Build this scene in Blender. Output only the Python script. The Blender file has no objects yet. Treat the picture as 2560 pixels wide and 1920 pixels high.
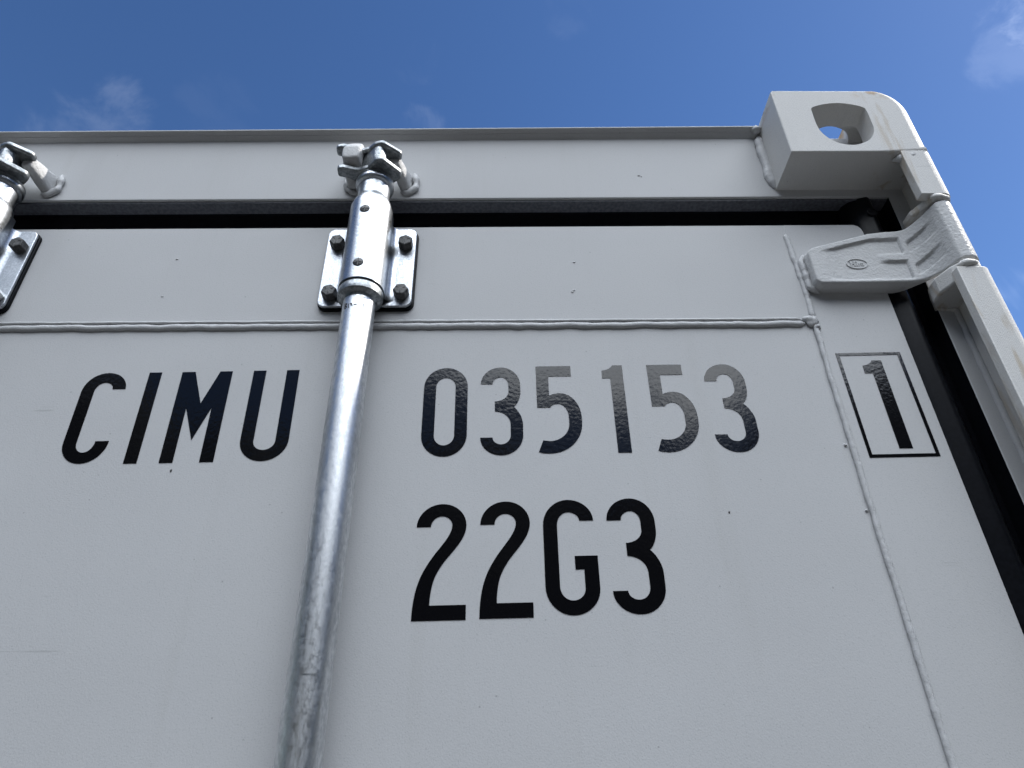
import bpy, bmesh, math, random
from mathutils import Vector, noise
from mathutils.geometry import tessellate_polygon

# ------------------------------------------------------------------ camera, sky, sun, exposure
sc = bpy.context.scene
S = 0.00091                      # one drawing unit in metres (drawing units were taken off the door plane)
def W(x, y, z):                  # drawing units -> world metres; container outer right side x=1.219, top z=2.591
    return Vector((1.219 - (1219.0 - x) * S, y * S, 2.591 - (2595.5 - z) * S))

cam_d = bpy.data.cameras.new('camera'); cam = bpy.data.objects.new('camera', cam_d)
sc.collection.objects.link(cam); sc.camera = cam
cam_d.sensor_width = 36.0; cam_d.lens = 1774.54 / 2560 * 36.0
cam_d.clip_start = 0.02; cam_d.clip_end = 6000
PI_, YA, RO = 0.580976, 0.0166857, -0.0177431
fw = Vector((math.sin(YA) * math.cos(PI_), math.cos(YA) * math.cos(PI_), math.sin(PI_)))
rt = Vector((math.cos(YA), -math.sin(YA), 0)); up = rt.cross(fw)
r2 = math.cos(RO) * rt + math.sin(RO) * up; u2 = -math.sin(RO) * rt + math.cos(RO) * up
from mathutils import Matrix
m3 = Matrix((r2, u2, -fw)).transposed()
cam.matrix_world = Matrix.Translation(W(677.04, -641.35, 1745.99)) @ m3.to_4x4()

SUN_AZ, SUN_EL = math.radians(86), math.radians(47)     # behind the door plane, to the right
sund = Vector((math.sin(SUN_AZ) * math.cos(SUN_EL), math.cos(SUN_AZ) * math.cos(SUN_EL), math.sin(SUN_EL)))
world = bpy.data.worlds.new('World'); sc.world = world; world.use_nodes = True
nt = world.node_tree; N = nt.nodes; L = nt.links
bg = N['Background']; bg.inputs['Strength'].default_value = 0.058
sky = N.new('ShaderNodeTexSky'); sky.sky_type = 'NISHITA'; sky.sun_disc = False
sky.sun_elevation = SUN_EL; sky.sun_rotation = SUN_AZ; sky.ozone_density = 3.0; sky.dust_density = 0.15
hs = N.new('ShaderNodeHueSaturation'); hs.inputs['Saturation'].default_value = 1.18
hs.inputs['Hue'].default_value = 0.507
L.new(sky.outputs[0], hs.inputs['Color'])
tc = N.new('ShaderNodeTexCoord')
nz = N.new('ShaderNodeTexNoise'); nz.inputs['Scale'].default_value = 5.0; nz.inputs['Detail'].default_value = 5.0
nz.inputs['Roughness'].default_value = 0.58; nz.inputs['Distortion'].default_value = 0.6
L.new(tc.outputs['Generated'], nz.inputs['Vector'])
def wmath(op, a, b=None):
    n = N.new('ShaderNodeMath'); n.operation = op
    for i, v in enumerate((a, b)):
        if v is None: continue
        if isinstance(v, (int, float)): n.inputs[i].default_value = v
        else: L.new(v, n.inputs[i])
    return n.outputs[0]
def wdot(d):
    n = N.new('ShaderNodeVectorMath'); n.operation = 'DOT_PRODUCT'
    L.new(tc.outputs['Generated'], n.inputs[0]); n.inputs[1].default_value = d
    return n.outputs['Value']
def ramp(v, lo, hi):
    n = N.new('ShaderNodeMapRange'); n.interpolation_type = 'SMOOTHSTEP'
    L.new(v, n.inputs['Value']); n.inputs['From Min'].default_value = lo; n.inputs['From Max'].default_value = hi
    return n.outputs['Result']
def azel(az, el):
    az, el = math.radians(az), math.radians(el)
    return (math.sin(az) * math.cos(el), math.cos(az) * math.cos(el), math.sin(el))
# a large sunlit cumulus stands high over the yard opposite the doors (it shows in the decals and the zinc)
jit = wmath('MULTIPLY', wmath('SUBTRACT', nz.outputs['Fac'], 0.5), 0.13)
c_r = lambda r: math.cos(math.radians(r))
big = wmath('MAXIMUM', ramp(wmath('ADD', wdot(azel(162, 59.4)), jit), c_r(31.2), c_r(28.6)),
            ramp(wmath('ADD', wdot(azel(203, 64)), jit), c_r(26.0), c_r(22.0)))
# thin wisps
nz2 = N.new('ShaderNodeTexNoise'); nz2.inputs['Scale'].default_value = 11.0; nz2.inputs['Detail'].default_value = 6.0
nz2.inputs['Roughness'].default_value = 0.60; nz2.inputs['Distortion'].default_value = 0.5
L.new(tc.outputs['Generated'], nz2.inputs['Vector'])
jit2 = wmath('SUBTRACT', nz2.outputs['Fac'], 0.5)
wisp = None
for (d, rad, amt) in (((-0.4600, 0.5302, 0.7110), 3.2, 0.013), ((-0.5031, 0.5198, 0.6889), 2.8, 0.012), ((-0.1062, 0.5985, 0.7923), 1.8, 0.010),
                      ((0.5479, 0.4407, 0.7110), 2.4, 0.014), ((0.5650, 0.3912, 0.7252), 2.3, 0.034), ((-0.102, 0.5251, 0.8449), 2.0, 0.004),
                      ((0.0904, 0.4788, 0.8733), 2.0, 0.003), ((-0.3456, 0.5442, 0.7644), 2.4, 0.002)):
    d = Vector(d).normalized(); q = 1 - c_r(rad)
    lobe = ramp(wmath('ADD', wdot(d), wmath('MULTIPLY', jit2, q * 5.0)), c_r(rad) - q * 0.2, 1.0)
    t = wmath('MULTIPLY', wmath('MULTIPLY', lobe, ramp(nz2.outputs['Fac'], 0.36, 0.70)), amt)
    wisp = t if wisp is None else wmath('MAXIMUM', wisp, t)
scatter = wmath('MULTIPLY', ramp(nz.outputs['Fac'], 0.58, 0.76), 0.6)
low = wmath('MULTIPLY', scatter, ramp(wmath('MULTIPLY', wdot((0, 0, 1)), -1.0), -0.60, -0.35))
mask = wmath('MAXIMUM', wmath('MAXIMUM', big, wisp), low)
mix = N.new('ShaderNodeMix'); mix.data_type = 'RGBA'
L.new(mask, mix.inputs['Factor']); L.new(hs.outputs['Color'], mix.inputs['A'])
cshade = N.new('ShaderNodeMix'); cshade.data_type = 'RGBA'
L.new(ramp(nz2.outputs['Fac'], 0.35, 0.65), cshade.inputs['Factor'])
CL = 39.0
cshade.inputs['A'].default_value = (CL * .74, CL * .82, CL * .92, 1); cshade.inputs['B'].default_value = (CL * 1.02, CL * 1.07, CL * 1.13, 1)
L.new(cshade.outputs['Result'], mix.inputs['B'])
L.new(mix.outputs['Result'], bg.inputs['Color'])

sun_d = bpy.data.lights.new('sun', 'SUN'); sun_d.energy = 2.0; sun_d.angle = math.radians(0.53); sun_d.color = (1.0, 0.95, 0.88)
sun = bpy.data.objects.new('sun', sun_d); sc.collection.objects.link(sun)
sun.rotation_euler = (-sund).to_track_quat('-Z', 'Y').to_euler(); sun.location = (3, 3, 6)
vs = sc.view_settings; vs.view_transform = 'Standard'; vs.look = 'None'; vs.exposure = 1.28; vs.gamma = 1.0
vs.use_curve_mapping = False
sc.cycles.max_bounces = 7; sc.cycles.diffuse_bounces = 4; sc.cycles.adaptive_threshold = 0.02

# ------------------------------------------------------------------ materials
def new_mat(name):
    m = bpy.data.materials.new(name); m.use_nodes = True
    t = m.node_tree; return m, t, t.nodes, t.links, t.nodes['Principled BSDF']
def nd(n, l, typ, **kw):
    x = n.new(typ)
    for k, v in kw.items():
        if k.startswith('_'): setattr(x, k[1:], v)
        else:
            s = x.inputs[k.replace('__', ' ')]
            if hasattr(v, 'links') or hasattr(v, 'is_linked'): l.new(v, s)
            else: s.default_value = v
    return x
def mrange(n, l, v, a, b, c, d):
    x = n.new('ShaderNodeMapRange'); x.interpolation_type = 'SMOOTHSTEP'; l.new(v, x.inputs['Value'])
    for k, q in zip(('From Min', 'From Max', 'To Min', 'To Max'), (a, b, c, d)): x.inputs[k].default_value = q
    return x.outputs['Result']
def mixc(n, l, f, a, b, blend='MIX'):
    x = n.new('ShaderNodeMix'); x.data_type = 'RGBA'; x.blend_type = blend
    for k, v in (('Factor', f), ('A', a), ('B', b)):
        if hasattr(v, 'is_linked'): l.new(v, x.inputs[k])
        else: x.inputs[k].default_value = v if not isinstance(v, tuple) else (*v, 1)
    return x.outputs['Result']

def paint(name, col, rough=0.42, peel=0.00013, peel_scale=640, wavy=0.0, specks=0.7, rust=False, coarse=0.0, streak=0.06):
    m, t, n, l, b = new_mat(name)
    co = n.new('ShaderNodeTexCoord').outputs['Object']
    big = nd(n, l, 'ShaderNodeTexNoise', Vector=co, Scale=5.0, Detail=3.0)
    mp = nd(n, l, 'ShaderNodeMapping', Vector=co, Scale=(42, 42, 2.2))
    st = nd(n, l, 'ShaderNodeTexNoise', Vector=mp.outputs[0], Scale=1.0, Detail=3.0)
    c = mixc(n, l, mrange(n, l, big.outputs['Fac'], 0.35, 0.7, 0, 1), tuple(v * 0.965 for v in col), col)
    c = mixc(n, l, mrange(n, l, st.outputs['Fac'], 0.55, 0.78, 0, streak), c, (0.34, 0.33, 0.30))
    gr = nd(n, l, 'ShaderNodeTexNoise', Vector=co, Scale=900.0, Detail=2.0)      # pigment grain / grime in the texture
    c = mixc(n, l, mrange(n, l, gr.outputs['Fac'], 0.54, 0.74, 0, 0.30), c, (0.20, 0.21, 0.23))
    # sparse dust specks and pin holes
    vo = nd(n, l, 'ShaderNodeTexVoronoi', Vector=co, Scale=75.0, Randomness=1.0)
    pick = n.new('ShaderNodeSeparateColor'); l.new(vo.outputs['Color'], pick.inputs[0])
    lt = nd(n, l, 'ShaderNodeMath', _operation='MULTIPLY'); l.new(mrange(n, l, vo.outputs['Distance'], 0.035, 0.075, 1, 0), lt.inputs[0])
    l.new(mrange(n, l, pick.outputs[0], 0.76, 0.84, 0, 0.55 * specks), lt.inputs[1])
    c = mixc(n, l, lt.outputs[0], c, (0.10, 0.10, 0.10))
    mp3 = nd(n, l, 'ShaderNodeMapping', Vector=co, Rotation=(0.0, 0.75, 0.0), Scale=(9, 9, 260))
    sc_ = nd(n, l, 'ShaderNodeTexNoise', Vector=mp3.outputs[0], Scale=1.0, Detail=2.0)
    bl = nd(n, l, 'ShaderNodeTexNoise', Vector=co, Scale=13.0, Detail=2.0)
    ms = nd(n, l, 'ShaderNodeMath', _operation='MULTIPLY'); l.new(mrange(n, l, sc_.outputs['Fac'], 0.64, 0.70, 0, 1), ms.inputs[0])
    l.new(mrange(n, l, bl.outputs['Fac'], 0.62, 0.70, 0, 0.35), ms.inputs[1]); c = mixc(n, l, ms.outputs[0], c, (0.22, 0.22, 0.22))
    if rust:
        mp2 = nd(n, l, 'ShaderNodeMapping', Vector=co, Scale=(85, 60, 11))
        wv = nd(n, l, 'ShaderNodeTexNoise', Vector=mp2.outputs[0], Scale=1.0, Detail=6.0, Distortion=0.7)
        sep = n.new('ShaderNodeSeparateXYZ'); l.new(co, sep.inputs[0])
        mx = nd(n, l, 'ShaderNodeMath', _operation='MULTIPLY')
        l.new(mrange(n, l, sep.outputs['X'], 1.160, 1.176, 0, 1), mx.inputs[0]); l.new(mrange(n, l, wv.outputs['Fac'], 0.53, 0.70, 0, 0.50), mx.inputs[1])
        c = mixc(n, l, mx.outputs[0], c, (0.33, 0.24, 0.13))
        e = nd(n, l, 'ShaderNodeTexNoise', Vector=co, Scale=55.0, Detail=6.0)
        me = nd(n, l, 'ShaderNodeMath', _operation='MULTIPLY')
        zz = nd(n, l, 'ShaderNodeMath', _operation='MULTIPLY'); l.new(mrange(n, l, sep.outputs['Z'], 2.570, 2.590, 0, 1), zz.inputs[0])
        ee = nd(n, l, 'ShaderNodeMath', _operation='ADD'); l.new(mrange(n, l, sep.outputs['X'], 1.060, 1.068, 1, 0), ee.inputs[0]); l.new(mrange(n, l, sep.outputs['X'], 1.150, 1.170, 0, 1), ee.inputs[1])
        l.new(ee.outputs[0], zz.inputs[1]); l.new(zz.outputs[0], me.inputs[0]); l.new(mrange(n, l, e.outputs['Fac'], 0.49, 0.60, 0, 0.8), me.inputs[1])
        c = mixc(n, l, me.outputs[0], c, (0.36, 0.22, 0.09))
    l.new(c, b.inputs['Base Color'])
    b.inputs['Roughness'].default_value = rough
    b.inputs['Specular IOR Level'].default_value = 0.17
    p = nd(n, l, 'ShaderNodeTexNoise', Vector=co, Scale=float(peel_scale), Detail=2.5, Roughness=0.55)
    bp = nd(n, l, 'ShaderNodeBump', Strength=1.0, Distance=peel, Height=p.outputs['Fac'])
    if coarse:
        p2 = nd(n, l, 'ShaderNodeTexNoise', Vector=co, Scale=300.0, Detail=2.0, Distortion=0.35)
        bp2 = nd(n, l, 'ShaderNodeBump', Strength=1.0, Distance=coarse, Height=p2.outputs['Fac'], Normal=bp.outputs[0]); bp = bp2
    if rust:
        wv_ = nd(n, l, 'ShaderNodeTexWave', Vector=co, Scale=190.0, Distortion=1.2); wv_.inputs['Detail'].default_value = 1.0
        bp = nd(n, l, 'ShaderNodeBump', Strength=0.5, Distance=0.00012, Height=wv_.outputs['Fac'], Normal=bp.outputs[0])
    if wavy:
        p3 = nd(n, l, 'ShaderNodeTexNoise', Vector=co, Scale=7.0, Detail=1.0)
        bp = nd(n, l, 'ShaderNodeBump', Strength=1.0, Distance=wavy, Height=p3.outputs['Fac'], Normal=bp.outputs[0])
    l.new(bp.outputs[0], b.inputs['Normal'])
    return m

def metal(name, col, dark, rough, scale=160.0, bump=0.00008, streaky=False, scr=0.0, pits=0.0):
    m, t, n, l, b = new_mat(name)
    co = n.new('ShaderNodeTexCoord').outputs['Object']
    v = co
    if streaky: v = nd(n, l, 'ShaderNodeMapping', Vector=co, Scale=(1, 1, 0.45)).outputs[0]
    a = nd(n, l, 'ShaderNodeTexNoise', Vector=v, Scale=float(scale), Detail=5.0, Roughness=0.65)
    g = nd(n, l, 'ShaderNodeTexNoise', Vector=v, Scale=float(scale) * 0.13, Detail=4.0)
    c = mixc(n, l, mrange(n, l, a.outputs['Fac'], 0.36, 0.66, 0, 1), dark, col)
    c = mixc(n, l, mrange(n, l, g.outputs['Fac'], 0.45, 0.75, 0, 0.28), c, tuple(x * 0.70 for x in dark))
    if pits:
        vo = nd(n, l, 'ShaderNodeTexVoronoi', Vector=co, Scale=150.0)
        pk = n.new('ShaderNodeSeparateColor'); l.new(vo.outputs['Color'], pk.inputs[0])
        mm = nd(n, l, 'ShaderNodeMath', _operation='MULTIPLY'); l.new(mrange(n, l, vo.outputs['Distance'], 0.05, 0.12, 1, 0), mm.inputs[0])
        l.new(mrange(n, l, pk.outputs[0], 0.66, 0.72, 0, pits), mm.inputs[1]); c = mixc(n, l, mm.outputs[0], c, (0.09, 0.09, 0.09))
    if scr:   # short rubbed marks across the tube
        mp = nd(n, l, 'ShaderNodeMapping', Vector=co, Scale=(26, 26, 330))
        s = nd(n, l, 'ShaderNodeTexNoise', Vector=mp.outputs[0], Scale=1.0, Detail=3.0)
        mp2 = nd(n, l, 'ShaderNodeMapping', Vector=co, Scale=(30, 30, 16))
        s2 = nd(n, l, 'ShaderNodeTexNoise', Vector=mp2.outputs[0], Scale=1.0, Detail=2.0)
        mm = nd(n, l, 'ShaderNodeMath', _operation='MULTIPLY'); l.new(mrange(n, l, s.outputs['Fac'], 0.60, 0.68, 0, 1), mm.inputs[0])
        l.new(mrange(n, l, s2.outputs['Fac'], 0.60, 0.70, 0, scr), mm.inputs[1]); c = mixc(n, l, mm.outputs[0], c, (0.16, 0.17, 0.18))
    l.new(c, b.inputs['Base Color']); b.inputs['Metallic'].default_value = 1.0
    l.new(mrange(n, l, a.outputs['Fac'], 0.3, 0.7, rough * 1.25, rough * 0.8), b.inputs['Roughness'])
    bp = nd(n, l, 'ShaderNodeBump', Strength=1.0, Distance=bump, Height=a.outputs['Fac'])
    l.new(bp.outputs[0], b.inputs['Normal'])
    return m

def simple(name, col, rough, bump=0.0, scale=300.0, spec=0.5, var=0.25):
    m, t, n, l, b = new_mat(name)
    co = n.new('ShaderNodeTexCoord').outputs['Object']
    a = nd(n, l, 'ShaderNodeTexNoise', Vector=co, Scale=float(scale), Detail=4.0)
    g = nd(n, l, 'ShaderNodeTexNoise', Vector=co, Scale=float(scale) * 0.07, Detail=4.0)
    c = mixc(n, l, mrange(n, l, a.outputs['Fac'], 0.3, 0.7, 0, 1), tuple(v * (1 - var) for v in col), tuple(v * (1 + var) for v in col))
    c = mixc(n, l, mrange(n, l, g.outputs['Fac'], 0.5, 0.8, 0, 0.35), c, tuple(v * 1.6 for v in col))
    l.new(c, b.inputs['Base Color']); b.inputs['Specular IOR Level'].default_value = spec
    l.new(mrange(n, l, g.outputs['Fac'], 0.3, 0.7, rough * 0.85, rough * 1.15), b.inputs['Roughness'])
    if bump:
        bp = nd(n, l, 'ShaderNodeBump', Strength=1.0, Distance=bump, Height=a.outputs['Fac']); l.new(bp.outputs[0], b.inputs['Normal'])
    return m

M = {}
M['door'] = paint('door_paint', (0.475, 0.477, 0.480), rough=0.55, wavy=0.0012, streak=0.10)
M['post'] = paint('post_paint', (0.58, 0.573, 0.557), rough=0.55, peel=0.00035, rust=True, specks=0.6, coarse=0.0001)
M['cast'] = paint('hinge_paint', (0.485, 0.487, 0.487), rough=0.48, peel=0.00012, coarse=0.00075, specks=0.35)
M['bead'] = paint('weld_paint', (0.48, 0.482, 0.485), rough=0.36, peel=0.0002, coarse=0.0006, specks=0.4)
M['zinc'] = metal('zinc_plate', (0.56, 0.58, 0.60), (0.42, 0.44, 0.47), 0.44, 420, 0.00006, pits=0.5)
M['sleeve'] = metal('zinc_sleeve', (0.47, 0.49, 0.51), (0.34, 0.36, 0.39), 0.33, 330, 0.00005, pits=0.55)
M['pipe'] = metal('galvanised_pipe', (0.74, 0.75, 0.76), (0.52, 0.535, 0.55), 0.38, 300, 0.00010, streaky=True, scr=0.8)
M['forged'] = metal('forged_zinc', (0.36, 0.375, 0.385), (0.19, 0.205, 0.215), 0.42, 210, 0.00035, pits=0.5)
M['rubber'] = simple('rubber', (0.0045, 0.005, 0.007), 0.34, 0.00004, 260.0, 0.10)
M['lip_rubber'] = simple('lip_rubber', (0.095, 0.100, 0.115), 0.5, 0.0001, 260.0, 0.3)
M['bolt'] = simple('blackened_bolt', (0.055, 0.055, 0.056), 0.55, 0.0004, 520.0, 0.5, 0.4)
M['bolt_zinc'] = metal('bolt_zinc', (0.70, 0.71, 0.70), (0.5, 0.5, 0.5), 0.4, 300)
M['black'] = simple('black_plastic', (0.010, 0.010, 0.011), 0.4)
M['ink'] = simple('marker_ink', (0.03, 0.03, 0.035), 0.6)
# vinyl decals: glossy film over the textured paint
m, t, n, l, b = new_mat('vinyl'); M['vinyl'] = m
co = n.new('ShaderNodeTexCoord').outputs['Object']
b.inputs['Base Color'].default_value = (0.004, 0.004, 0.005, 1); b.inputs['Roughness'].default_value = 0.10; b.inputs['Specular IOR Level'].default_value = 0.34
p = nd(n, l, 'ShaderNodeTexNoise', Vector=co, Scale=260.0, Detail=2.0)
bp = nd(n, l, 'ShaderNodeBump', Strength=1.0, Distance=0.00009, Height=p.outputs['Fac'])
l.new(bp.outputs[0], b.inputs['Normal'])
# asphalt
m, t, n, l, b = new_mat('asphalt'); M['asphalt'] = m
co = n.new('ShaderNodeTexCoord').outputs['Object']
a = nd(n, l, 'ShaderNodeTexNoise', Vector=co, Scale=120.0, Detail=6.0); g = nd(n, l, 'ShaderNodeTexNoise', Vector=co, Scale=0.6, Detail=6.0)
c = mixc(n, l, mrange(n, l, a.outputs['Fac'], 0.3, 0.7, 0, 1), (0.026, 0.026, 0.027), (0.048, 0.047, 0.045))
c = mixc(n, l, mrange(n, l, g.outputs['Fac'], 0.4, 0.7, 0, 0.4), c, (0.055, 0.053, 0.050))
l.new(c, b.inputs['Base Color']); b.inputs['Roughness'].default_value = 0.9
bp = nd(n, l, 'ShaderNodeBump', Strength=0.6, Distance=0.004, Height=a.outputs['Fac']); l.new(bp.outputs[0], b.inputs['Normal'])

# ------------------------------------------------------------------ mesh helpers (all in drawing units)
def obj(name, verts, faces, mat, parent=None, smooth=False, label=None, raw=False, autosmooth=None):
    me = bpy.data.meshes.new(name)
    me.from_pydata([tuple(v if raw else W(*v)) for v in verts], [], faces)
    me.validate(); me.update()
    o = bpy.data.objects.new(name, me); sc.collection.objects.link(o)
    if mat: me.materials.append(M[mat])
    if parent: o.parent = parent
    if smooth or autosmooth: shade(me, autosmooth if autosmooth else 180)
    if label: o['label'] = label
    return o
def shade(me, ang):
    bm = bmesh.new(); bm.from_mesh(me)
    bmesh.ops.recalc_face_normals(bm, faces=bm.faces)
    for f in bm.faces: f.smooth = True
    for e in bm.edges:
        if len(e.link_faces) == 2 and e.calc_face_angle(0) > math.radians(ang): e.smooth = False
    bm.to_mesh(me); bm.free()
def bevel(o, w, seg=2, ang=30):
    me = o.data; bm = bmesh.new(); bm.from_mesh(me)
    bmesh.ops.remove_doubles(bm, verts=bm.verts, dist=1e-6); bmesh.ops.recalc_face_normals(bm, faces=bm.faces)
    ed = [e for e in bm.edges if len(e.link_faces) == 2 and e.calc_face_angle(0) > math.radians(ang)]
    for q in bm.faces: q.smooth = False
    rs = bmesh.ops.bevel(bm, geom=ed, offset=w * S, segments=seg, profile=0.5, affect='EDGES', clamp_overlap=True)
    for q in rs['faces']: q.smooth = seg > 1
    bm.to_mesh(me); bm.free()
def box(name, x0, x1, y0, y1, z0, z1, mat, parent, bv=0.0, label=None, seg=2):
    v = [(x, y, z) for x in (x0, x1) for y in (y0, y1) for z in (z0, z1)]
    f = [(0, 1, 3, 2), (4, 6, 7, 5), (0, 4, 5, 1), (2, 3, 7, 6), (0, 2, 6, 4), (1, 5, 7, 3)]
    o = obj(name, v, f, mat, parent, label=label)
    if bv: bevel(o, bv, seg)
    return o
def prism_xy(name, poly, z0, z1, mat, parent, bv=0.0, label=None, seg=2):     # plan polygon extruded in z
    n = len(poly); v = [(x, y, z0) for x, y in poly] + [(x, y, z1) for x, y in poly]
    f = [tuple(range(n))[::-1], tuple(range(n, 2 * n))] + [(i, (i + 1) % n, n + (i + 1) % n, n + i) for i in range(n)]
    o = obj(name, v, f, mat, parent, label=label)
    if bv: bevel(o, bv, seg)
    return o
def prism_xz(name, poly, y0, y1, mat, parent, bv=0.0, label=None, seg=2, back=None):  # elevation polygon extruded in y
    n = len(poly); bk = back or poly
    v = [(x, y0, z) for x, z in poly] + [(x, y1, z) for x, z in bk]
    f = [tuple(range(n)), tuple(range(n, 2 * n))[::-1]] + [(i, n + i, n + (i + 1) % n, (i + 1) % n) for i in range(n)]
    o = obj(name, v, f, mat, parent, label=label)
    if bv: bevel(o, bv, seg)
    return o
def lathe(name, cx, cy, prof, mat, parent, seg=40, label=None, ang=35):      # prof: (radius, z) open profile, capped
    v, f = [], []
    for r, z in prof:
        for k in range(seg):
            a = 2 * math.pi * k / seg; v.append((cx + r * math.cos(a), cy + r * math.sin(a), z))
    for i in range(len(prof) - 1):
        for k in range(seg):
            f.append((i * seg + k, i * seg + (k + 1) % seg, (i + 1) * seg + (k + 1) % seg, (i + 1) * seg + k))
    f.append(tuple(range(seg))[::-1]); f.append(tuple(range((len(prof) - 1) * seg, len(prof) * seg)))
    return obj(name, v, f, mat, parent, autosmooth=ang, label=label)
def rrect(x0, x1, z0, z1, r, n=6):
    pts = []
    for cx, cz, a0 in ((x1 - r, z0 + r, -90), (x1 - r, z1 - r, 0), (x0 + r, z1 - r, 90), (x0 + r, z0 + r, 180)):
        for k in range(n + 1):
            a = math.radians(a0 + 90 * k / n); pts.append((cx + r * math.cos(a), cz + r * math.sin(a)))
    return pts
def bead(name, path, r, mat, parent, seed=0, amp=0.22, step=2.2, sides=9, flat=1.0, label=None, fade=(1, 1)):
    """a painted-over weld bead: a lumpy tube along a path of (x, y, z), half sunk into the steel"""
    pts = []
    for (a, b_) in zip(path[:-1], path[1:]):
        a, b_ = Vector(a), Vector(b_); k = max(1, int((b_ - a).length / step))
        pts += [a.lerp(b_, i / k) for i in range(k)]
    pts.append(Vector(path[-1])); n_ = len(pts); v, f = [], []
    for i, p in enumerate(pts):
        t = (pts[min(i + 1, n_ - 1)] - pts[max(i - 1, 0)]).normalized()
        fr = Vector((0, -1, 0)); fr = (fr - fr.dot(t) * t); fr = fr.normalized() if fr.length > 1e-3 else Vector((1, 0, 0)); sd = t.cross(fr)
        q = Vector((seed * 7.3, i * step * 0.11, seed)); q2 = Vector((seed * 3.1, i * step * 0.035, 4.0))
        rr = r * (1 + amp * noise.noise(q) * 1.6 + amp * noise.noise(q2))
        e = min(1.0, 0.25 + i * step / (r * 1.5)) if i * step < r * 1.5 else 1.0
        e2 = min(1.0, 0.25 + (n_ - 1 - i) * step / (r * 1.5)); rr *= e * e2
        off = sd * (r * 0.28 * noise.noise(q2 * 1.7 + Vector((9, 0, 0))))
        rip = 0.0
        for k in range(sides):
            a = 2 * math.pi * k / sides
            lump = 1 + 0.10 * noise.noise(Vector((math.cos(a) * 1.2, math.sin(a) * 1.2 + seed, i * step * 0.22)))
            w = p + off + fr * (rr * flat * math.cos(a) * lump) + sd * (rr * math.sin(a) * lump); v.append(tuple(w))
    for i in range(n_ - 1):
        for k in range(sides):
            f.append((i * sides + k, i * sides + (k + 1) % sides, (i + 1) * sides + (k + 1) % sides, (i + 1) * sides + k))
    f.append(tuple(range(sides))); f.append(tuple(range((n_ - 1) * sides, n_ * sides)))
    return obj(name, v, f, mat, parent, smooth=True, label=label)
def blob(name, c, r, mat, parent, seed=0, amp=0.25):
    bm = bmesh.new(); bmesh.ops.create_icosphere(bm, subdivisions=3, radius=1.0)
    for vv in bm.verts:
        d = vv.co.copy(); k = 1 + amp * noise.noise(d * 1.7 + Vector((seed, 0, 0)))
        vv.co = Vector((c[0] + d.x * r[0] * k, c[1] + d.y * r[1] * k, c[2] + d.z * r[2] * k))
    vs_ = [tuple(x.co) for x in bm.verts]; fs = [tuple(q.index for q in ff.verts) for ff in bm.faces]; bm.free()
    return obj(name, vs_, fs, mat, parent, smooth=True)
def sst(e0, e1, x):
    t_ = max(0.0, min(1.0, (x - e0) / (e1 - e0))); return t_ * t_ * (3 - 2 * t_)
def empty(name, parent=None, label=None):
    o = bpy.data.objects.new(name, None); o.empty_display_size = 0.1; sc.collection.objects.link(o)
    if parent: o.parent = parent
    if label: o['label'] = label
    return o
def boolean(o, cutter, op='DIFFERENCE'):
    for q in (o, cutter):
        bm = bmesh.new(); bm.from_mesh(q.data); bmesh.ops.remove_doubles(bm, verts=bm.verts, dist=1e-6); bmesh.ops.recalc_face_normals(bm, faces=bm.faces); bm.to_mesh(q.data); bm.free()
    md = o.modifiers.new('b', 'BOOLEAN'); md.operation = op; md.object = cutter; md.solver = 'EXACT'
    dg = bpy.context.evaluated_depsgraph_get(); me = bpy.data.meshes.new_from_object(o.evaluated_get(dg))
    o.modifiers.clear(); old = o.data; o.data = me; me.name = old.name
    bpy.data.meshes.remove(old); cm = cutter.data; bpy.data.objects.remove(cutter); bpy.data.meshes.remove(cm)
def clone(o, parent, dx):
    c = o.copy(); sc.collection.objects.link(c); c.parent = parent
    c.location = o.location + Vector((dx * S, 0, 0)); return c

# ------------------------------------------------------------------ ground
g = obj('ground', [(-400, -400, 0), (400, -400, 0), (400, 400, 0), (-400, 400, 0)], [(0, 1, 2, 3)], 'asphalt', raw=True)
g['kind'] = 'structure'

# a dark line of trees beyond the yard, opposite the doors (only its reflection shows)
random.seed(4); v, f = [], []
bm = bmesh.new(); bmesh.ops.create_icosphere(bm, subdivisions=3, radius=1.0)
iv = [x.co.copy() for x in bm.verts]; fi = [tuple(q.index for q in ff.verts) for ff in bm.faces]; bm.free()
for k in range(170):
    az = math.radians(random.uniform(95, 265)); d_ = random.uniform(20, 26); h_ = random.uniform(1.0, 13) if k % 2 else random.uniform(9.5, 13.0)
    c_ = Vector((math.sin(az) * d_, math.cos(az) * d_, h_ * 0.82)); r_ = random.uniform(1.6, 3.0); o0 = len(v)
    for q in iv:
        n_ = 1 + 0.45 * noise.noise(q * 1.6 + c_) + 0.25 * noise.noise(q * 5 + c_); v.append(tuple(c_ + Vector((q.x, q.y, q.z * 1.15)) * r_ * n_))
    f += [tuple(a_ + o0 for a_ in t_) for t_ in fi]
M['foliage'] = simple('foliage', (0.024, 0.026, 0.018), 0.8, 0.05, 6.0, 0.3, 0.5)
wd = obj('woodland', v, f, 'foliage', raw=True); wd['kind'] = 'stuff'; wd['label'] = 'dark line of trees beyond the yard'

# ------------------------------------------------------------------ the container
C = empty('shipping_container')
C['label'] = 'light grey steel shipping container seen at its upper right door corner'; C['category'] = 'container'
BOT = -240.0                      # underside of the container in drawing units
XL = 1219 - 2438 / 0.91           # outer left side
XM = 1219 - 1219 / 0.91           # centre line between the doors
LEN = 6058 / 0.91 - 62

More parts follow.
